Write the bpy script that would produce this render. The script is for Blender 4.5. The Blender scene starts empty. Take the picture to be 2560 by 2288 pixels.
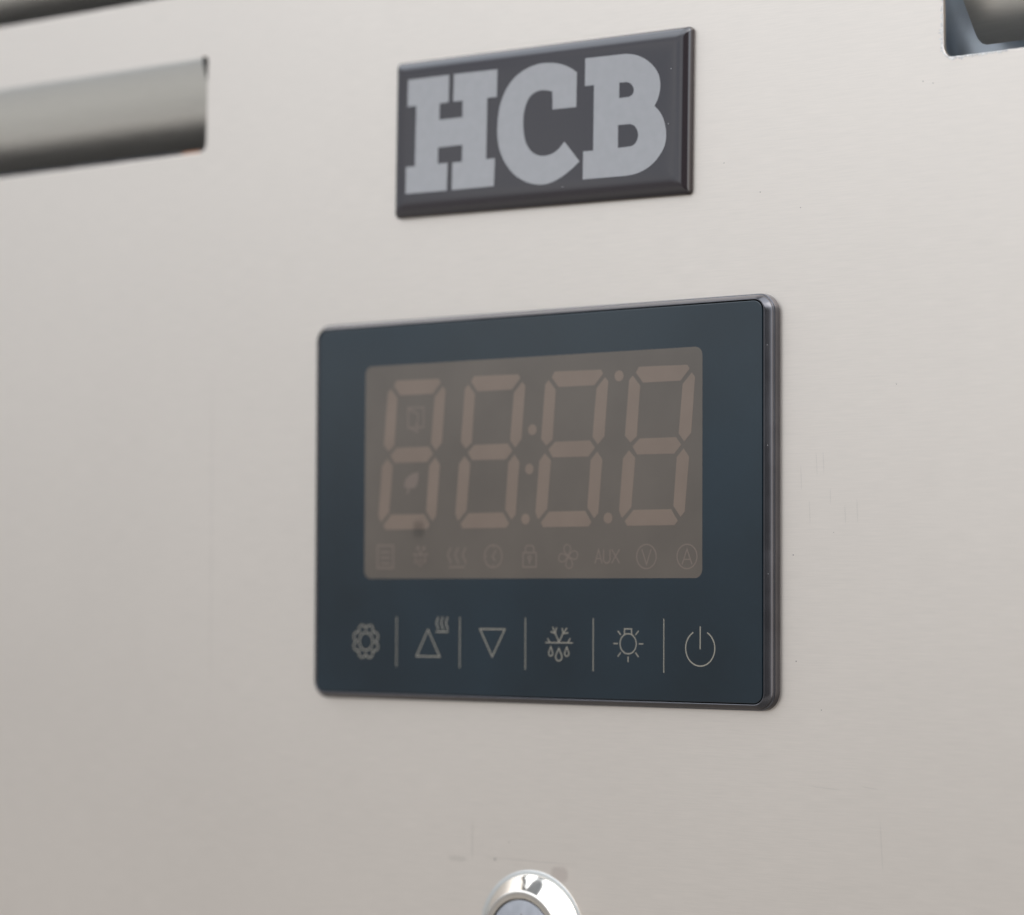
import bpy, bmesh, math, random
from mathutils import Vector, Matrix
random.seed(7)
S = bpy.context.scene
COL = S.collection
MM = 0.001

# ------------------------------------------------------------------ camera
cam_d = bpy.data.cameras.new('camera')
cam = bpy.data.objects.new('camera', cam_d)
COL.objects.link(cam)
S.camera = cam
CAM = Vector((349.195, -443.220, -18.087))
yaw, pitch, roll = 0.6751359, 0.0485711, 0.00427136
fw = Vector((-math.sin(yaw)*math.cos(pitch), math.cos(yaw)*math.cos(pitch), math.sin(pitch)))
r0 = Vector((math.cos(yaw), math.sin(yaw), 0))
u0 = r0.cross(fw)
cr, sr = math.cos(roll), math.sin(roll)
rt = cr*r0 + sr*u0
up = -sr*r0 + cr*u0
cam.matrix_world = Matrix(((rt.x, up.x, -fw.x, CAM.x*MM), (rt.y, up.y, -fw.y, CAM.y*MM),
                           (rt.z, up.z, -fw.z, CAM.z*MM), (0, 0, 0, 1)))
cam_d.sensor_width = 36
cam_d.lens = 104.085
cam_d.clip_start = 0.02
cam_d.clip_end = 60
cam_d.dof.use_dof = True
cam_d.dof.focus_distance = (Vector((52, -2.4, -5)) - CAM).dot(fw)*MM
cam_d.dof.aperture_fstop = 11.5

# ------------------------------------------------------------------ light
SUN_EL, SUN_AZ = 42.0, 62.0       # sun behind thin cloud, up and to the right of the panel
W = bpy.data.worlds.new('World')
S.world = W
W.use_nodes = True
nt = W.node_tree
nt.nodes.clear()
def N(t, **k):
    n = nt.nodes.new(t)
    for a, v in k.items():
        setattr(n, a, v)
    return n
def L(a, b):
    nt.links.new(a, b)
def mth(op, a, b=None, c=None, clamp=False):
    n = N('ShaderNodeMath', operation=op, use_clamp=clamp)
    for i, v in enumerate((a, b, c)):
        if v is None:
            continue
        if isinstance(v, (int, float)):
            n.inputs[i].default_value = v
        else:
            L(v, n.inputs[i])
    return n.outputs[0]
def vdot(vec, d):
    n = N('ShaderNodeVectorMath', operation='DOT_PRODUCT')
    L(vec, n.inputs[0]); n.inputs[1].default_value = Vector(d).normalized()
    return n.outputs['Value']
def mixc(f, a, b):
    n = N('ShaderNodeMix', data_type='RGBA')
    if isinstance(f, (int, float)): n.inputs['Factor'].default_value = f
    else: L(f, n.inputs['Factor'])
    for v, s in ((a, n.inputs[6]), (b, n.inputs[7])):
        if isinstance(v, tuple): s.default_value = (*v, 1)
        else: L(v, s)
    return n.outputs[2]
def smooth(x, lo, hi):
    n = N('ShaderNodeMapRange', interpolation_type='SMOOTHSTEP')
    L(x, n.inputs[0]); n.inputs[1].default_value = lo; n.inputs[2].default_value = hi
    return n.outputs[0]
tc = N('ShaderNodeTexCoord')
D = tc.outputs['Generated']
sep = N('ShaderNodeSeparateXYZ'); L(D, sep.inputs[0])
sky = N('ShaderNodeTexSky', sky_type='NISHITA', sun_disc=False)
sky.sun_elevation = math.radians(SUN_EL)
sky.sun_rotation = math.radians(SUN_AZ + 90)
sky.air_density = 1.0; sky.dust_density = 2.0
nz = N('ShaderNodeTexNoise'); nz.inputs['Scale'].default_value = 9.0; nz.inputs['Detail'].default_value = 4
nz.inputs['Roughness'].default_value = 0.55
L(D, nz.inputs['Vector'])
cl = smooth(nz.outputs[0], 0.34, 0.68)
cloud = mixc(cl, (8.0, 9.0, 10.2), (11.4, 12.0, 12.7))
skyc = mixc(0.88, sky.outputs[0], cloud)
# brighter towards the zenith and towards the veiled sun on the right
zen = smooth(sep.outputs[2], 0.34, 0.54)
sd = (math.cos(math.radians(SUN_EL))*math.sin(math.radians(SUN_AZ)), -math.cos(math.radians(SUN_EL))*math.cos(math.radians(SUN_AZ)), math.sin(math.radians(SUN_EL)))
right = smooth(vdot(D, (0.96, -0.22, 0.05)), 0.92, 0.97)
glow = smooth(vdot(D, sd), 0.75, 1.0)
ahead = smooth(vdot(D, (-0.28, -0.95, 0.12)), 0.80, 1.0)
gain = mth('ADD', mth('ADD', mth('MULTIPLY', zen, 2.5), mth('MULTIPLY', glow, 1.0)), mth('ADD', mth('MULTIPLY', right, 1.8), mth('MULTIPLY_ADD', ahead, 0.42, 0.80)))
vm = N('ShaderNodeVectorMath', operation='SCALE'); L(skyc, vm.inputs[0]); L(gain, vm.inputs['Scale'])
# the yard round the cabinet: light paving below, a dim belt of trees and buildings along the horizon
gmix = smooth(sep.outputs[2], -0.03, 0.13)
low = smooth(sep.outputs[2], -0.40, -0.06)
nadir = smooth(sep.outputs[2], -0.92, -0.45)
gr = mixc(low, mixc(nadir, (3.0, 3.0, 3.0), (6.3, 6.3, 6.2)), (4.4, 4.5, 4.7))
wc = mixc(gmix, gr, vm.outputs[0])
# dark sector added ahead and to the right, to darken the bezel's right side
front = mth('MULTIPLY', smooth(vdot(D, (0.454, -0.891, -0.03)), 0.848, 0.915), 0.9)
wc = mixc(front, wc, (0.7, 0.7, 0.75))
# bright patch added on the right, to light the bezel's ledge
wc = mixc(smooth(vdot(D, (0.97, -0.20, -0.10)), 0.925, 0.965), wc, (23, 22.6, 22.2))
# dark patch added almost straight overhead, for a streak in the lock's chrome
top_dark = mth('MULTIPLY', smooth(vdot(D, (-0.31, -0.03, 0.95)), 0.966, 0.980), 0.93)
wc = mixc(top_dark, wc, (0.9, 1.0, 1.2))
bg = N('ShaderNodeBackground'); L(wc, bg.inputs[0]); bg.inputs[1].default_value = 0.1
out = N('ShaderNodeOutputWorld'); L(bg.outputs[0], out.inputs[0])

sun_d = bpy.data.lights.new('sun', 'SUN')
sun = bpy.data.objects.new('sun', sun_d)
COL.objects.link(sun)
sun_d.energy = 0.5
sun_d.angle = math.radians(25)
sun_d.color = (1.0, 0.96, 0.9)
sun.rotation_euler = Vector(sd).to_track_quat('Z', 'Y').to_euler()
sun.location = Vector(sd)*2

S.view_settings.view_transform = 'Standard'
S.view_settings.look = 'None'
S.view_settings.exposure = 0.0
S.view_settings.gamma = 1.0
S.view_settings.use_curve_mapping = False

# ------------------------------------------------------------------ materials
def mat(name, base, rough=0.4, metal=0.0, ior=1.5, coat=0.0, coat_r=0.03):
    m = bpy.data.materials.new(name); m.use_nodes = True
    b = m.node_tree.nodes['Principled BSDF']
    b.inputs['Base Color'].default_value = (*base, 1)
    b.inputs['Roughness'].default_value = rough
    b.inputs['Metallic'].default_value = metal
    b.inputs['IOR'].default_value = ior
    b.inputs['Coat Weight'].default_value = coat
    b.inputs['Coat Roughness'].default_value = coat_r
    return m
def nodes(m): return m.node_tree.nodes, m.node_tree.links, m.node_tree.nodes['Principled BSDF']
def mottle(m, scale, lo, hi, stretch=(1, 1, 1), rough=None, bump=0.0, detail=4, dist=0.0001):
    """noise in object space: small value change, roughness change and bump"""
    n, l, b = nodes(m)
    t = n.new('ShaderNodeTexCoord'); mp = n.new('ShaderNodeMapping'); mp.inputs['Scale'].default_value = [scale*s for s in stretch]
    nz = n.new('ShaderNodeTexNoise'); nz.inputs['Scale'].default_value = 1; nz.inputs['Detail'].default_value = detail
    l.new(t.outputs['Object'], mp.inputs[0]); l.new(mp.outputs[0], nz.inputs['Vector'])
    base = b.inputs['Base Color'].default_value[:3]
    if not b.inputs['Base Color'].is_linked:
        r = n.new('ShaderNodeMapRange'); r.inputs[1].default_value = .3; r.inputs[2].default_value = .7
        r.inputs[3].default_value = lo; r.inputs[4].default_value = hi
        l.new(nz.outputs[0], r.inputs[0])
        v = n.new('ShaderNodeVectorMath'); v.operation = 'SCALE'; v.inputs[0].default_value = base
        l.new(r.outputs[0], v.inputs['Scale']); l.new(v.outputs[0], b.inputs['Base Color'])
    if rough:
        r2 = n.new('ShaderNodeMapRange'); r2.inputs[1].default_value = .3; r2.inputs[2].default_value = .7
        r2.inputs[3].default_value = rough[0]; r2.inputs[4].default_value = rough[1]
        l.new(nz.outputs[0], r2.inputs[0]); l.new(r2.outputs[0], b.inputs['Roughness'])
    if bump:
        bp = n.new('ShaderNodeBump'); bp.inputs['Strength'].default_value = bump; bp.inputs['Distance'].default_value = dist
        l.new(nz.outputs[0], bp.inputs['Height']); l.new(bp.outputs[0], b.inputs['Normal'])
    return m

def steel_mat(name, base, r, fine=1.0):
    """brushed stainless: long horizontal grain, faint handling marks"""
    m = mat(name, base, r, 1.0)
    n, l, b = nodes(m)
    t = n.new('ShaderNodeTexCoord')
    def noise(sc, det, rg=.5):
        mp = n.new('ShaderNodeMapping'); mp.inputs['Scale'].default_value = sc
        nz = n.new('ShaderNodeTexNoise'); nz.inputs['Scale'].default_value = 1; nz.inputs['Detail'].default_value = det
        nz.inputs['Roughness'].default_value = rg
        l.new(t.outputs['Object'], mp.inputs[0]); l.new(mp.outputs[0], nz.inputs['Vector']); return nz.outputs[0]
    grain = noise((38, 200, 2300), 4, .7)
    grain2 = noise((180, 200, 4200), 2, .6)
    blotch = noise((14, 14, 18), 3)
    def mr(x, a, b_, lo, hi):
        q = n.new('ShaderNodeMapRange'); q.inputs[1].default_value = a; q.inputs[2].default_value = b_
        q.inputs[3].default_value = lo; q.inputs[4].default_value = hi; l.new(x, q.inputs[0]); return q.outputs[0]
    def ma(op, a, c):
        q = n.new('ShaderNodeMath'); q.operation = op
        for i, v in enumerate((a, c)):
            if isinstance(v, (int, float)): q.inputs[i].default_value = v
            else: l.new(v, q.inputs[i])
        return q.outputs[0]
    g = ma('ADD', mr(grain, .3, .7, -.011*fine, .011*fine), mr(grain2, .3, .7, -.026*fine, .026*fine))
    k = ma('ADD', ma('ADD', g, mr(blotch, .35, .65, -.006, .006)), 1.0)
    v = n.new('ShaderNodeVectorMath'); v.operation = 'SCALE'; v.inputs[0].default_value = base
    l.new(k, v.inputs['Scale']); l.new(v.outputs[0], b.inputs['Base Color'])
    l.new(ma('ADD', mr(blotch, .35, .65, -.004, .004), ma('ADD', ma('MULTIPLY', g, .5), r)), b.inputs['Roughness'])
    bp = n.new('ShaderNodeBump'); bp.inputs['Strength'].default_value = .10; bp.inputs['Distance'].default_value = 0.00002
    l.new(grain, bp.inputs['Height']); l.new(bp.outputs[0], b.inputs['Normal'])
    return m

M_STEEL = steel_mat('brushed_steel', (0.710, 0.631, 0.556), 0.40)
M_LOUV = steel_mat('louvre_steel', (0.66, 0.64, 0.60), 0.34, 1.4)
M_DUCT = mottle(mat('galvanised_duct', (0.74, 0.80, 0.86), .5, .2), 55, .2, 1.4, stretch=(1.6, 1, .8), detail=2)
M_DUCT_DARK = mottle(mat('darkened_duct', (0.16, 0.165, 0.175), .6, .2), 55, .6, 1.2)  # left duct coloured darker, in place of the shade inside its slots
M_FILM = mottle(mat('film_residue', (0.56, 0.53, 0.50), .6), 2600, .6, 1.25, bump=.5)
M_GLASS = mottle(mat('dark_blue_glass', (0.0065, 0.0130, 0.0178), .035, 0, 1.52), 34, .75, 1.25)
M_EDGE = mat('black_glass_edge', (0.004, 0.004, 0.005), .15)
M_GAP = mat('black_gap', (0.003, 0.003, 0.003), .7)
M_WIN = mottle(mat('brown_window_tint', (0.080, 0.0645, 0.051), .035, 0, 1.52), 60, .90, 1.10)
M_SEG = mottle(mat('unlit_segment', (0.136, 0.099, 0.075), .035, 0, 1.52), 120, .94, 1.06)
M_ICON = mat('faint_icon_print', (0.122, 0.092, 0.074), .035, 0, 1.52)
M_KEY = mat('grey_key_print', (0.20, 0.178, 0.143), .10, 0, 1.5)
M_BEZ = mottle(mat('anthracite_plastic', (0.094, 0.090, 0.095), .22, .85, 1.5), 260, .92, 1.08, rough=(.18, .24), bump=.04, dist=.00002)
M_BADGE = mat('badge_black', (0.020, 0.0145, 0.016), .045, 0, 1.62)
M_LET = mottle(mat('badge_silver', (0.262, 0.254, 0.254), .045, 0, 1.5), 500, .97, 1.03)
M_CHROME = mottle(mat('polished_chrome', (0.80, 0.745, 0.67), .07, 1.0), 200, .97, 1.02, rough=(.05, .11))
M_SATIN = mottle(mat('satin_nickel', (0.58, 0.53, 0.47), .26, 1.0), 400, .95, 1.03)
M_PLUG = mottle(mat('grey_plug', (0.42, 0.42, 0.44), .42, .7), 500, .88, 1.06)
M_SPECK = mat('dark_speck', (0.22, 0.19, 0.17), .7)
M_DUST = mat('white_dust', (0.75, 0.75, 0.75), .8)

def soft_mark_mat(name, col, alpha, soft):
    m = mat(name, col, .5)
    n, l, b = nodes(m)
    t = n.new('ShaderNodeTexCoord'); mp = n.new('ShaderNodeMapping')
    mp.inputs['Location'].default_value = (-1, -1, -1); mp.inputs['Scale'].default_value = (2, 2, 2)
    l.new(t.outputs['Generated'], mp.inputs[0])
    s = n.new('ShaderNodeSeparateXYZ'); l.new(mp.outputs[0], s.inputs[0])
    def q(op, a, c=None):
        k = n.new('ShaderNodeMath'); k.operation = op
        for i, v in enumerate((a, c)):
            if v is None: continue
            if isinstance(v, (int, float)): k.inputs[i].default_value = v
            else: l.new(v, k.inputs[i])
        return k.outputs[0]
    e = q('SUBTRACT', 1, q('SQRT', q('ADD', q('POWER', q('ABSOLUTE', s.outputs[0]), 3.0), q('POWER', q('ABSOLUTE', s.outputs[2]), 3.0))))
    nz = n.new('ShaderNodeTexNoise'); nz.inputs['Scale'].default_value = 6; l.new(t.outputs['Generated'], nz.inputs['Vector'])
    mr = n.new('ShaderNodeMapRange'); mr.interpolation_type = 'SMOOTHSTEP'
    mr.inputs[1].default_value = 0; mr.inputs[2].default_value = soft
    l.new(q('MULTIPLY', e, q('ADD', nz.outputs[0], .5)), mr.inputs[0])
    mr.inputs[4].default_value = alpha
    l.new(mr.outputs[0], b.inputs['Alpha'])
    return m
M_STAIN = soft_mark_mat('brownish_stain', (0.22, 0.15, 0.14), .14, .6)
M_SCR = soft_mark_mat('hairline_scratch', (0.16, 0.14, 0.13), .085, .6)
M_PATCH = soft_mark_mat('dark_patch', (0.02, 0.018, 0.015), .20, .9)

# ------------------------------------------------------------------ helpers (all sizes in mm)
def link(name, me, m, parent=None, smooth_=False):
    o = bpy.data.objects.new(name, me)
    COL.objects.link(o)
    if m: me.materials.append(m)
    if parent: o.parent = parent
    if smooth_:
        for p in me.polygons: p.use_smooth = True
    return o
def mesh(name, verts, faces, m, parent=None, smooth_=False):
    me = bpy.data.meshes.new(name)
    me.from_pydata([(x*MM, y*MM, z*MM) for x, y, z in verts], [], faces)
    me.update()
    bm = bmesh.new(); bm.from_mesh(me); bmesh.ops.recalc_face_normals(bm, faces=bm.faces); bm.to_mesh(me); bm.free()
    return link(name, me, m, parent, smooth_)
def sharp(o, deg=35):
    o.data.set_sharp_from_angle(angle=math.radians(deg))
    return o
def tag(o, label, cat, group=None):
    o['label'] = label; o['category'] = cat
    if group: o['group'] = group
    return o
def empty(name):
    o = bpy.data.objects.new(name, None); o.empty_display_size = .01; COL.objects.link(o); return o
def rrect(hx, hz, r, n=8, cx=0, cz=0):
    r = max(r, .01)
    pts = []
    for k, (sx, sz) in enumerate(((1, 1), (-1, 1), (-1, -1), (1, -1))):
        for i in range(n+1):
            a = math.pi/2*(k + i/n)
            pts.append((cx + sx*(hx-r) + r*math.cos(a), cz + sz*(hz-r) + r*math.sin(a)))
    return pts
def loft(name, loops, m, parent=None, cap_first=False, cap_last=True, smooth_=True, ang=35):
    """loops: list of (list of (x,z), y); all loops same length"""
    vs, fs = [], []
    n = len(loops[0][0])
    for pts, y in loops:
        vs += [(x, y, z) for x, z in pts]
    for k in range(len(loops)-1):
        for i in range(n):
            j = (i+1) % n
            fs.append((k*n+i, k*n+j, (k+1)*n+j, (k+1)*n+i))
    if cap_first: fs.append(tuple(range(n)))
    if cap_last: fs.append(tuple(range((len(loops)-1)*n, len(loops)*n)))
    o = mesh(name, vs, fs, m, parent, smooth_)
    if smooth_: sharp(o, ang)
    return o
def catmull(pts, corner, n=5):
    """closed outline through pts; indices in corner stay sharp"""
    out_ = []; c = len(pts)
    for i in range(c):
        p1, p2 = Vector(pts[i]), Vector(pts[(i+1) % c])
        t1 = (p2-p1) if i in corner else (p2-Vector(pts[i-1]))*.5
        j = (i+1) % c
        t2 = (p2-p1) if j in corner else (Vector(pts[(i+2) % c])-p1)*.5
        m_ = 1 if (i in corner and j in corner) else n
        L_ = (p2-p1).length
        if t1.length > 0: t1 = t1.normalized()*L_
        if t2.length > 0: t2 = t2.normalized()*L_
        for k in range(m_):
            t = k/m_
            out_.append(((2*t**3-3*t**2+1)*p1 + (t**3-2*t**2+t)*t1 + (-2*t**3+3*t**2)*p2 + (t**3-t**2)*t2)[:])
    return out_
def plate(name, outlines, y_front, thick, m, parent=None, bevel=0.0):
    """filled outline(s) (holes allowed) in the XZ plane, front face at y_front, going back by thick"""
    cu = bpy.data.curves.new(name, 'CURVE'); cu.dimensions = '2D'; cu.fill_mode = 'BOTH'
    cu.extrude = thick/2*MM - bevel*MM
    if bevel: cu.bevel_depth = bevel*MM; cu.bevel_resolution = 2; cu.offset = -bevel*MM
    for pts in outlines:
        sp = cu.splines.new('POLY'); sp.points.add(len(pts)-1); sp.use_cyclic_u = True
        for q, (x, z) in zip(sp.points, pts): q.co = (x*MM, z*MM, 0, 1)
    tmp = bpy.data.objects.new(name+'_tmp', cu); COL.objects.link(tmp)
    dg = bpy.context.evaluated_depsgraph_get()
    me = bpy.data.meshes.new_from_object(tmp.evaluated_get(dg))
    bpy.data.objects.remove(tmp); bpy.data.curves.remove(cu)
    me.transform(Matrix(((1, 0, 0, 0), (0, 0, -1, (y_front+thick/2)*MM), (0, 1, 0, 0), (0, 0, 0, 1))))
    me.materials.clear(); me.name = name
    return link(name, me, m, parent)
def ribbon_geo(pts, w, closed, y, t, vs, fs):
    n = len(pts); P = [Vector(p) for p in pts]; base = len(vs)
    for i in range(n):
        a = P[i-1] if (i > 0 or closed) else None
        c = P[(i+1) % n] if (i < n-1 or closed) else None
        d1 = (P[i]-a).normalized() if a is not None else None
        d2 = (c-P[i]).normalized() if c is not None else None
        if d1 is None: d1 = d2
        if d2 is None: d2 = d1
        b = (d1+d2)
        b = b.normalized() if b.length > 1e-6 else d1
        nrm = Vector((-b.y, b.x)); k = 1/max(.35, abs(nrm.dot(Vector((-d1.y, d1.x)))))
        for s in (1, -1):
            q = P[i]+nrm*s*w/2*k
            vs.append((q.x, y, q.y)); vs.append((q.x, y+t, q.y))
    m_ = n if closed else n-1
    for i in range(m_):
        A, B = base+4*i, base+4*((i+1) % n)
        fs += [(A, B, B+2, A+2), (A, A+1, B+1, B), (A+2, B+2, B+3, A+3)]
    if not closed:
        A, B = base, base+4*(n-1)
        fs += [(A, A+2, A+3, A+1), (B, B+1, B+3, B+2)]
def strokes(name, lines, w, y, m, parent=None, t=.02):
    """lines: list of (points, closed); each a raised ribbon, every next one 4 microns prouder"""
    vs, fs = [], []
    for i, ln in enumerate(lines):
        pts, closed = ln[0], ln[1]
        ribbon_geo(pts, ln[2] if len(ln) > 2 else w, closed, y - .004*i, t, vs, fs)
    return mesh(name, vs, fs, m, parent)
def arc(cx, cz, r, a0, a1, n=32, rz=None):
    rz = rz or r
    return [(cx+r*math.cos(math.radians(a0+(a1-a0)*i/n)), cz+rz*math.sin(math.radians(a0+(a1-a0)*i/n))) for i in range(n+1)]
def circle(cx, cz, r, n=40): return arc(cx, cz, r, 0, 360, n)[:-1]

# ------------------------------------------------------------------ steel panel with louvred vents
panel = empty('steel_panel')
tag(panel, 'brushed stainless steel panel carrying the badge, the display and the lock, with louvred vents', 'panel')
def slot_outline(xa, xb, z0, z1):
    """vent opening: rounded lower corners, small round relief notches at the upper corners"""
    r = 1.9; p = []
    p += [(xa+r-r*math.cos(a), z0+r-r*math.sin(a)) for a in [math.pi/2*i/7 for i in range(8)]]      # lower left
    p += [(xb-r+r*math.sin(a), z0+r-r*math.cos(a)) for a in [math.pi/2*i/7 for i in range(8)]]      # lower right
    p += [(xb+1.2*math.sin(a)-.75, z1-.5-1.2*math.cos(a)) for a in [math.radians(v) for v in (60, 80, 100, 120, 140, 160, 180, 200, 215, 225)]]
    p += [(xb-1.7, z1+.3), (xa+1.7, z1+.3)]
    p += [(xa+1.2*math.sin(a)+.75, z1-.5-1.2*math.cos(a)) for a in [math.radians(v) for v in (135, 145, 160, 180, 200, 220, 240, 260, 280, 300)]]
    return p
SLOTS = []
for z0 in (76.2, 110.3):
    SLOTS += [(-290, -88.6, z0, z0+19.6), (89.6, 290, z0, z0+19.6)]
outer = [(-330, -260), (330, -260), (330, 190), (-330, 190)]
sheet = plate('panel_sheet', [outer] + [slot_outline(*s) for s in SLOTS], 0, 1.0, M_STEEL, panel, bevel=.12)
for s in SLOTS:
    xa, xb, z0, z1 = s
    # (y, z) of the outer face of the pressed tongue: it leaves the panel at the top and dives inwards
    prof = [(y, z1-.1+dz*(1.045 if xa < 0 else 1)) for y, dz in [(0, .6), (.02, .3), (.12, -.2), (.4, -1.2), (.8, -2.4), (1.4, -3.8), (2.2, -5.4), (3.2, -7.0), (4.4, -8.6), (5.6, -10.1), (6.8, -11.6),
            (7.9, -13.0), (8.9, -14.2), (9.7, -15.2), (10.3, -16.0)]]
    n = len(prof); vs, fs = [], []
    g = 1.25; xs = [xa+g, xa+g+.5, xa+g+1.4] + [xa+3+(xb-xa-6)*k/20 for k in range(21)] + [xb-g-1.4, xb-g-.5, xb-g]
    for th in (0, 1):
        for (py, pz), (j) in zip(prof, range(n)):
            a = prof[max(j-1, 0)]; b = prof[min(j+1, n-1)]
            ty, tz = b[0]-a[0], b[1]-a[1]; q = math.hypot(ty, tz)
            ny, nz_ = -tz/q, ty/q     # towards the inside
            for k, x in enumerate(xs):
                lift = 0
                e = min(k, len(xs)-1-k)
                if j == n-1: lift = (1.15, .3, 0)[e] if e < 3 else 0
                if j == n-2 and e == 0: lift = .3
                vs.append((x, py+ny*th*1.0, pz+nz_*th*1.0+lift))
    m_ = len(xs)
    def I(th, j, k): return th*n*m_ + j*m_ + k
    for j in range(n-1):
        for k in range(m_-1):
            fs.append((I(0, j, k), I(0, j, k+1), I(0, j+1, k+1), I(0, j+1, k)))
            fs.append((I(1, j, k), I(1, j+1, k), I(1, j+1, k+1), I(1, j, k+1)))
        for k in (0, m_-1):
            fs.append((I(0, j, k), I(0, j+1, k), I(1, j+1, k), I(1, j, k)))
    for k in range(m_-1):
        fs.append((I(0, n-1, k), I(0, n-1, k+1), I(1, n-1, k+1), I(1, n-1, k)))
    o = mesh('louvre', vs, fs, M_LOUV, panel, True); sharp(o, 40)
M_RUST = mottle(mat('rust', (0.30, 0.13, 0.06), .8), 900, .5, 1.3)
loft('rust_spot', [(rrect(2.6, .34, .3, 5, -93.2, 76.36), 0.30), (rrect(2.3, .22, .2, 5, -93.2, 76.36), 0.12)], M_RUST, panel, cap_first=True)
# torn protective film left round the edge of the opening at the upper right
def residue(name, path, w0, seed):
    rnd = random.Random(seed); vs, fs = [], []
    for i, (x, z, nx, nz_) in enumerate(path):
        w = w0*(.35+.35*math.sin(i*.37)**2+1.5*rnd.random()**3+(1.1 if 62 < i < 96 else 0)*rnd.random())
        vs += [(x, -.03, z), (x+nx*w, -.05-.05*rnd.random(), z+nz_*w), (x+nx*(w+.08), .02, z+nz_*(w+.08))]
    for i in range(len(path)-1):
        a, b = 3*i, 3*i+3
        fs += [(a, b, b+1, a+1), (a+1, b+1, b+2, a+2)]
    return mesh(name, vs, fs, M_FILM, panel)
xa, z0 = 89.6, 76.2
path = [(xa-.02, 95-.18*i, -1, 0) for i in range(90)]
path += [(xa+1.9-1.92*math.cos(a), z0+1.9-1.92*math.sin(a), -math.cos(a), -math.sin(a)) for a in [math.pi/2*i/16 for i in range(17)]]
path += [(xa+1.9+.18*i, z0-.02, 0, -1) for i in range(1, 60)]
rr = random.Random(3)
res = residue('film_residue', path[::1], .34, 5)
# inner duct behind the vents: folded galvanised sheet
def duct(x0, x1, m):
    """enclosed air duct: folded back wall, floor, roof and ends"""
    vs, fs = [], []; nx, nz_ = 300, 60
    for i in range(nx+1):
        for j in range(nz_+1):
            x = x0+(x1-x0)*i/nx; z = 58+102*j/nz_
            f = (x+.55*z)/16.0; y = 36+3*math.cos(2*math.pi*f)+1.2*math.cos(5.1*f)
            vs.append((x, y, z))
    for i in range(nx):
        for j in range(nz_):
            a = i*(nz_+1)+j; fs.append((a, a+nz_+1, a+nz_+2, a+1))
    for (xa_, za_), (xb_, zb_) in (((x0, 58), (x1, 58)), ((x1, 60), (x1, 160)), ((x1, 160), (x0, 160)), ((x0, 160), (x0, 60))):
        k = len(vs); vs += [(xa_, 1.2, za_), (xb_, 1.2, zb_), (xb_, 41, zb_), (xa_, 41, za_)]; fs.append((k, k+1, k+2, k+3))
    return sharp(mesh('inner_duct', vs, fs, m, panel, True))
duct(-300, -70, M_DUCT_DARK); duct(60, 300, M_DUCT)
# marks on the panel
def mark(name, x0, z0_, x1, z1_, w, m, y=-.02):
    d = Vector((x1-x0, z1_-z0_)); L_ = d.length; d.normalize(); nn = Vector((-d.y, d.x))*w/2
    c = Vector(((x0+x1)/2, (z0_+z1_)/2))
    vs = [(-L_/2, 0, -w/2), (L_/2, 0, -w/2), (L_/2, 0, w/2), (-L_/2, 0, w/2)]
    o = mesh(name, vs, [(0, 1, 2, 3)], m, panel)
    o.location = (c.x*MM, y*MM, c.y*MM); o.rotation_euler = (0, -math.atan2(d.y, d.x), 0)
    return o
for a in [(63.4, 9.1, 63.7, 4.0), (64.9, 9.0, 65.1, 4.4), (62.0, .5, 62.2, -4.6), (71.9, .5, 72.1, -4.4), (76.5, -55, 77.1, -65.3), (66.4, 2.2, 66.5, -.8), (69.4, -.5, 69.6, -4.6), (60.2, 6.5, 60.4, 1.5)]:
    mark('scratch', *a, .22, M_SCR)
mark('scratch', -14.3, -67.1, 10.8, -67.4, .3, M_SCR); mark('scratch', -15.0, -60, -15.1, -68.3, .5, M_SCR)
mark('scratch', -86.1, 34, -85.8, -44, .35, M_SCR, -.03)
mark('scratch', 61.7, -50.5, 69.2, -50.9, .2, M_SCR); mark('scratch', 72.5, -50.1, 76.5, -50.5, .2, M_SCR)
mark('stain', 3.7, -69.4, 8.7, -69.4, 3.6, M_STAIN, -.03)
mark('stain', -21.5, -67.8, -16, -67.8, 1.2, M_SCR, -.03)
rs = random.Random(11)
def dot(name, x, z, r, m, y, parent):
    n = 8
    ring = [(x+r*math.cos(2*math.pi*i/n)*(1+.2*rs.random()), z+r*math.sin(2*math.pi*i/n)*(1+.2*rs.random())) for i in range(n)]
    return loft(name, [(ring, y), ([(x+(a-x)*.6, z+(b-z)*.6) for a, b in ring], y-.05)], m, parent, smooth_=False)
for x, z, r in [(58.6, -9.6, .13), (67.1, -5.7, .07), (51.5, 56, .1), (60.2, 52.5, .09), (43.6, 62.0, .1), (85.5, 72.5, .1), (87.5, 72.0, .09), (59.2, -28.5, .13), (80, 20, .09), (-6, -64, .1), (-9.4, -67.4, .22), (64.5, -37, .1)]:
    dot('speck', x, z, r, M_SPECK, 0, panel)

# ------------------------------------------------------------------ display controller
ctl = empty('touch_controller')
tag(ctl, 'dark blue glass touch controller with unlit four digit display and rounded black bezel', 'controller')
HX, HZ, GY = 53.75, 36.25, -2.4
def lp(o, y, kz=.64, r=2.0): return (rrect(HX+o, HZ+o*kz, r+o*.8, 10), y)
bez = loft('bezel', [lp(.10, -1.2), lp(.10, GY+.02), lp(.15, GY-.06), lp(.26, GY-.10), lp(.40, GY-.08), lp(.52, GY+.0), lp(1.0, GY+.40), lp(1.36, GY+.72), lp(1.47, GY+.86), lp(1.5, GY+1.02),
     lp(1.52, GY+1.12), lp(1.57, GY+1.17), lp(1.75, GY+1.20), lp(1.84, GY+1.26), lp(1.88, GY+1.36), lp(1.95, GY+1.9), lp(2.02, GY+2.4)], M_BEZ, ctl, cap_last=False, ang=28)
loft('gasket', [lp(.14, -.9), lp(.14, -1.25), lp(-.6, -1.25)], M_GAP, ctl, cap_last=False)
def gl(o, y): return (rrect(HX+o-.07, HZ+o-.07, 2.0+o, 10), y)
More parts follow.
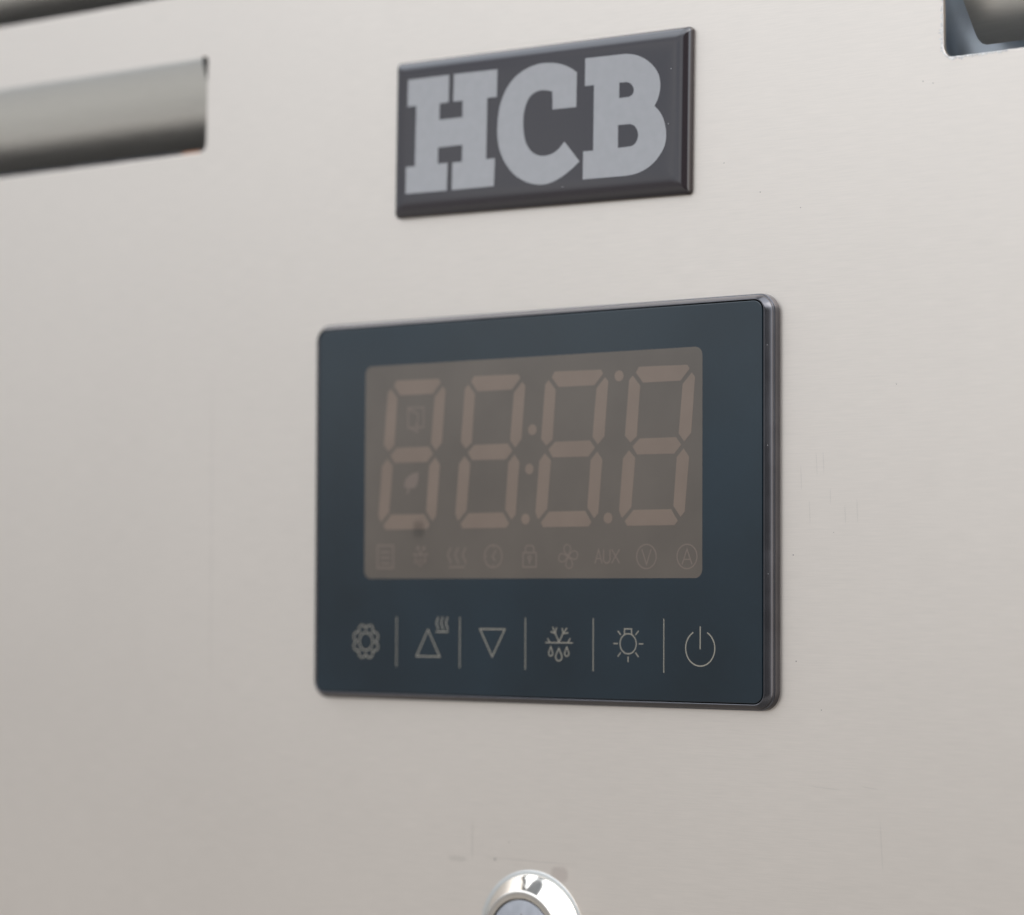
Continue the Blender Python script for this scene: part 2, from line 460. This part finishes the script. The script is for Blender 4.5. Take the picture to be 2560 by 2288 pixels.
glass = loft('glass', [gl(-.05, -.9), gl(-.05, GY+.10), gl(-.09, GY+.03), gl(-.17, GY)], M_GLASS, ctl, ang=20)
glass.data.materials.append(M_EDGE)
for p in glass.data.polygons:
    if abs(p.normal.y) < .3: p.material_index = 1
y1 = GY-.006
win = plate('display_window', [rrect(40.85, 21.07, 1.6, 8, -.3, 7.36)], y1-.01, .02, M_WIN, glass)
y2 = y1-.018
# seven segment digits, italic; outlines of the fourth one, the others 19.72 mm apart
SEG = dict(
 a=[(25.55, 24.3), (26.25, 25.36), (37.2, 25.22), (37.72, 24.5), (35.7, 22.36), (27.2, 22.36)],
 f=[(24.85, 23.8), (26.55, 21.88), (25.82, 12.5), (24.34, 11.37), (23.05, 12.67), (24.0, 23.0)],
 b=[(38.2, 23.77), (38.92, 22.95), (38.08, 12.77), (36.53, 11.2), (35.27, 12.7), (36.15, 21.75)],
 g=[(24.81, 10.63), (26.44, 12.06), (34.7, 12.06), (35.85, 10.66), (34.29, 9.04), (25.88, 9.1)],
 e=[(22.62, 8.48), (24.0, 9.96), (25.45, 8.52), (24.6, -.57), (22.62, -2.46), (22.3, -2.4), (21.75, -1.2)],
 c=[(34.85, 8.38), (36.4, 9.96), (37.6, 8.42), (36.68, -1.55), (35.73, -2.55), (34.11, -.52)],
 d=[(23.05, -3.14), (25.07, -1.1), (33.6, -1.1), (35.12, -3.22), (34.37, -4.05), (23.6, -4.05)])
lab4 = {}
for i in range(4):
    dx = -19.74*(3-i)
    plate('digit', [[(x+dx + (-.05 if i == 0 else 0), z) for x, z in SEG[k]] for k in 'abcdefg'], y2-.01, .018, M_SEG, win)
for x, z in [(21.67, 23.87), (1.2, 14.5), (.51, 7.07), (-.38, -2.45), (19.21, -2.53)]:
    plate('decimal_point', [circle(x, z, 1.03, 28)], y2-.01, .018, M_SEG, win)
def poly(*p): return (list(p), False)
def loop(*p): return (list(p), True)
def drop(cx, zt, zb, hw):
    r = hw; cz = zb+r
    p = [(cx, zt)] + arc(cx, cz, r, 25, -205, 14)
    return (p, True)
def defrost(cx, cz, s):
    T = lambda x, z: (cx+(x-7.75)*s, cz+(z+25.8)*s)
    return [poly(T(4.5, -25.8), T(11, -25.8)), poly(T(6.25, -22.85), T(6.85, -24.0), T(7.75, -25.7)), poly(T(9.65, -23.0), T(8.75, -24.0), T(7.75, -25.72)),
            poly(T(7.22, -22.95), T(6.86, -23.95)), poly(T(5.77, -23.75), T(6.84, -24.02)), poly(T(8.52, -23.05), T(8.75, -24.02)), poly(T(9.98, -23.92), T(8.78, -24.06)),
            poly(T(5.04, -25.0), T(5.6, -25.74)), poly(T(10.48, -24.95), T(9.88, -25.74)),
            (drop(*T(5.84, -26.6), T(0, -28.3)[1], .5*s)[0], True), (drop(*T(7.75, -26.85), T(0, -29.2)[1], .75*s)[0], True), (drop(*T(9.65, -26.6), T(0, -28.3)[1], .5*s)[0], True)]
def wave(x, zt, zb, amp=.22, n=12):
    return poly(*[(x + amp*math.cos(math.pi*2*i/n*1.0+.3), zt+(zb-zt)*i/n) for i in range(n+1)])
yi = y2-.006
strokes('cabinet_icon', [loop((-37.7, -7.2), (-33.6, -7.2), (-33.6, -11.6), (-37.7, -11.6)), poly((-36.9, -8.5), (-34.4, -8.5)), poly((-36.9, -9.6), (-34.4, -9.6)), poly((-36.9, -10.7), (-34.4, -10.7))], .36, yi, M_ICON, win)
strokes('defrost_icon', defrost(-26.5, -9.1, .62), .26, yi, M_ICON, win)
strokes('heat_icon', [wave(-19.2, -7.7, -10.9, .35), wave(-17.3, -7.7, -10.9, .35), wave(-15.4, -7.7, -10.9, .35), poly((-19.3, -11.5), (-15.3, -11.5))], .32, yi, M_ICON, win)
strokes('clock_icon', [(circle(-8.23, -9.47, 2.15), True), poly((-7.5, -8.2), (-8.45, -9.6), (-7.7, -10.4)), poly((-8.23, -7.4), (-8.23, -7.9)), poly((-8.23, -11.5), (-8.23, -11.0)), poly((-10.3, -9.47), (-9.8, -9.47))], .3, yi, M_ICON, win)
strokes('padlock_icon', [loop((-.95, -8.85), (2.25, -8.85), (2.25, -11.55), (-.95, -11.55)), poly((-.35, -8.8), (-.35, -8.0), *arc(.15, -8.0, .5, 180, 90, 4)[1:], *arc(1.15, -8.0, .5, 90, 0, 4), (1.65, -8.8)), (circle(.66, -9.85, .4, 14), True), poly((.66, -10.25), (.66, -11.0))], .28, yi, M_ICON, win)
def blade(a):
    p = [(0, .15), (-.75, 1.0), (-.65, 2.0), (.05, 2.25), (.75, 1.7), (.55, .9)]
    c_, s_ = math.cos(math.radians(a)), math.sin(math.radians(a))
    q = catmull(p, {0}, 3)
    return ([(9.9+x*c_-z*s_, -9.6+x*s_+z*c_) for x, z in q], True)
strokes('fan_icon', [blade(a) for a in (8, 98, 188, 278)], .24, yi, M_ICON, win)
strokes('auxiliary_lettering', [poly((16.2, -10.95), (17.02, -8.35), (17.85, -10.95)), poly((16.5, -10.05), (17.55, -10.05)),
    poly((18.2, -8.35), (18.2, -10.1), *arc(18.95, -10.15, .75, 180, 360, 10), (19.7, -8.35)), poly((20.1, -8.35), (21.9, -10.95)), poly((21.9, -8.35), (20.1, -10.95))], .27, yi, M_ICON, win)
strokes('voltage_icon', [(circle(28.04, -9.73, 2.22), True), poly((27.0, -8.4), (28.06, -11.2), (29.12, -8.4))], .24, yi, M_ICON, win)
strokes('current_icon', [(circle(37.17, -9.78, 2.22), True), poly((36.1, -11.2), (37.18, -8.45), (38.28, -11.2)), poly((36.5, -10.3), (37.88, -10.3))], .24, yi, M_ICON, win)
strokes('door_icon', [loop((-29.95, 19.85), (-25.95, 19.75), (-25.95, 15.9), (-29.95, 15.9)), loop((-29.9, 19.6), (-27.4, 18.6), (-27.5, 15.0), (-29.9, 16.1)), poly((-27.9, 16.9), (-27.9, 16.3))], .3, yi, M_ICON, win)
plate('leaf_icon', [catmull([(-27.2, 7.2), (-29.2, 6.7), (-30.6, 5.6), (-30.7, 4.2), (-29.9, 3.9), (-30.2, 3.0), (-29.7, 3.0), (-29.4, 3.9), (-28.2, 4.0), (-27.3, 5.2)], {0}, 3)], y2-.008, .012, M_ICON, win)
sm = mesh('window_patch', [(-2.0, 0, -2.3), (2.0, 0, -2.3), (2.0, 0, 2.3), (-2.0, 0, 2.3)], [(0, 1, 2, 3)], M_PATCH, win)  # dark patch in the window, painted on as a soft overlay
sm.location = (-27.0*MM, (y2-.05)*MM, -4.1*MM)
# touch keys printed on the glass
yk = y1-.008
gear = []
for k in range(8):
    a0 = math.radians(22.5+45*k)
    for i in range(-6, 7):
        t = math.radians(100*i/6)
        px, pz = 2.5+.9*math.cos(t), .9*math.sin(t)
        gear.append((-40.63+px*math.cos(a0)-pz*math.sin(a0), -26.12+px*math.sin(a0)+pz*math.cos(a0)))
strokes('gear_symbol', [(circle(-40.63, -26.12, 1.75), True), (gear, True)], .25, yk, M_KEY, glass)
for x in (-32.6, -16.46, -.31, 15.82, 32.0):
    strokes('divider_line', [poly((x, -21.15), (x, -31.0))], .18, yk, M_KEY, glass)
strokes('up_arrow_symbol', [loop((-24.52, -23.65), (-27.45, -28.85), (-21.5, -28.85))], .24, yk, M_KEY, glass)
strokes('heat_symbol', [wave(-22.15, -21.15, -23.65), wave(-20.95, -21.15, -23.65), wave(-19.75, -21.15, -23.65), poly((-22.5, -24.02), (-19.4, -24.02))], .24, yk, M_KEY, glass)
strokes('down_arrow_symbol', [loop((-11.45, -23.4), (-5.3, -23.4), (-8.38, -28.65))], .24, yk, M_KEY, glass)
strokes('defrost_symbol', defrost(7.75, -25.8, 1.0), .21, yk, M_KEY, glass)
strokes('lamp_symbol', [(circle(23.9, -25.8, 1.86), True), poly((23.05, -24.15), (23.05, -23.06), (24.7, -23.06), (24.7, -24.15)), poly((21.52, -23.43), (22.2, -24.18)), poly((26.32, -23.4), (25.6, -24.14)),
    poly((20.5, -25.79), (21.55, -25.79)), poly((26.32, -25.79), (27.34, -25.79)), poly((22.22, -27.44), (21.53, -28.2)), poly((25.58, -27.4), (26.32, -28.2)), poly((23.92, -28.13), (23.92, -29.2))], .21, yk, M_KEY, glass)
strokes('power_symbol', [poly(*arc(40.11, -26.42, 3.22, 118, 422, 60)), poly((40.11, -22.46), (40.11, -26.6))], .23, yk, M_KEY, glass)
for x, z, r in [(54.6, 10, .05), (54.4, 6.5, .045), (54.7, -13, .05), (54.5, 28, .045)]:
    dot('dust_speck', x, z, r, M_DUST, GY+.22, bez)

# ------------------------------------------------------------------ logo badge
badge = empty('logo_badge')
tag(badge, 'glossy domed black badge with grey slab serif letters HCB above the display', 'badge')
BX, BZ, BR = .95, 72.8, math.radians(-.75)
bx, bz = 35.75, 15.55
bd = []
for o, y, r in [(0, 0, .7), (.05, -.3, .8), (.03, -.55, .85), (-.06, -.8, .9), (-.22, -1.02, .9), (-.48, -1.25, .9), (-.8, -1.45, .9), (-1.15, -1.6, .85), (-1.55, -1.73, .85), (-1.95, -1.82, .8), (-2.4, -1.89, .8), (-2.9, -1.94, .8), (-3.5, -1.975, .7), (-4.3, -2.0, .6), (-6, -2.02, .5), (-9, -2.03, .5)]:
    o = o*.74
    bd.append((rrect(bx+o, bz+o, max(r, .4), 8), y))
base = loft('resin_dome', bd, M_BADGE, badge, ang=80)
base.location = (BX*MM, 0, BZ*MM); base.rotation_euler = (0, -BR, 0)
H_ = [(-30.76, 84.94), (-20.22, 84.83), (-20.3, 79.42), (-22.59, 79.43), (-22.69, 76.2), (-16.77, 76.12), (-16.71, 79.36), (-19.1, 79.45), (-18.95, 84.83), (-8.07, 84.58), (-8.2, 79.24), (-10.55, 79.27), (-10.79, 67.35), (-8.6, 67.37), (-8.82, 61.96),
      (-19.38, 62.08), (-19.26, 67.45), (-16.83, 67.4), (-16.75, 70.72), (-22.93, 70.75), (-22.99, 67.55), (-20.5, 67.52), (-20.7, 62.1), (-31.28, 62.3), (-31.2, 67.6), (-28.9, 67.58), (-28.6, 79.55), (-30.9, 79.6)]
C_ = [(11.28, 81.92), (9.66, 82.94), (7.59, 83.83), (4.94, 84.4), (2.08, 84.5), (-.79, 83.94), (-3.28, 82.84), (-5.21, 81.22), (-6.68, 79.09), (-7.6, 76.58), (-7.97, 73.57), (-7.88, 70.81), (-7.2, 68.31), (-5.9, 66.06), (-3.96, 63.91), (-1.44, 62.33), (.86, 61.55), (3.15, 61.24),
      (5.42, 61.5), (7.68, 62.29), (9.93, 63.5), (11.98, 64.9), (8.33, 68.98), (7.28, 67.95), (5.97, 67.15), (4.45, 66.75), (2.74, 66.79), (1.02, 67.4), (-.32, 68.58), (-1.18, 70.18), (-1.6, 72.34), (-1.58, 74.76), (-1.13, 76.7), (-.18, 78.26), (1.16, 79.09), (3.06, 79.37), (5.42, 78.88), (5.5, 75.4), (11.15, 75.3)]
B_ = [(13.29, 84.33), (22.8, 84.12), (24.98, 83.67), (27.15, 82.7), (28.96, 81.3), (30.22, 79.65), (30.69, 77.99), (30.6, 76.24), (30.12, 74.83), (29.41, 73.64), (30.6, 72.44), (31.56, 70.73), (32.05, 68.49), (31.86, 66.47), (30.97, 64.8), (29.36, 63.19), (27.39, 62.05), (25.04, 61.38), (22.86, 61.21), (12.74, 61.38), (12.83, 66.7), (15.2, 66.64), (15.36, 79.03), (13.2, 79.06)]
B1 = [(21.28, 78.85), (22.99, 78.8), (23.9, 78.42), (24.5, 77.65), (24.63, 76.95), (24.3, 76.3), (23.55, 75.93), (21.25, 75.95)]
B2 = [(21.01, 70.89), (23.74, 70.84), (24.83, 70.37), (25.5, 69.4), (25.67, 68.5), (25.4, 67.6), (24.84, 66.95), (23.94, 66.62), (20.97, 66.61)]
yl = -2.045
plate('letter', [H_], yl, .03, M_LET, badge)
plate('letter', [catmull(C_, {0, 21, 22, 36, 37, 38}, 4)], yl, .03, M_LET, badge)
plate('letter', [catmull(B_, {0, 1, 9, 18, 19, 20, 21, 22, 23}, 4), catmull(B1, {0, 1, 6, 7}, 4), catmull(B2, {0, 1, 7, 8}, 4)], yl, .03, M_LET, badge)
for x, z in [(33.2, 80.2), (32.6, 70), (8, 60.4)]:
    dot('dust_speck', x, z, .06, M_DUST, -2.08, badge)

# ------------------------------------------------------------------ lock
lock = empty('round_lock')
tag(lock, 'round polished chrome lock with a grey centre disc, at the bottom below the display', 'lock')
LX, LZ = -.4, -81.65
def ring(r, y): return ([(LX+r*math.cos(2*math.pi*i/96), LZ+r*math.sin(2*math.pi*i/96)) for i in range(96)], y)
loft('washer', [ring(12.7, 0), ring(12.7, -.08), ring(12.55, -.14), ring(11.7, -.14)], M_LOUV, lock, cap_last=False, ang=45)
loft('collar', [ring(11.9, 0), ring(11.9, -.25), ring(11.72, -.45), ring(11.3, -.85), ring(10.6, -1.6), ring(9.9, -2.4), ring(9.4, -3.0), ring(9.15, -3.32)], M_CHROME, lock, cap_last=False, ang=45)
loft('face_ring', [ring(9.15, -3.32), ring(9.04, -3.44), ring(8.9, -3.53), ring(8.75, -3.55), ring(7.75, -3.55), ring(7.64, -3.48), ring(7.62, -2.2), ring(7.2, -2.2)], M_SATIN, lock, cap_last=False, ang=40)
loft('lock_plug', [ring(7.42, -2.0), ring(7.42, -3.1), ring(7.25, -3.36), ring(6.8, -3.42)], M_PLUG, lock, ang=40)
dot('speck', LX+.2, LZ+4.6, .2, M_SPECK, -3.42, lock)
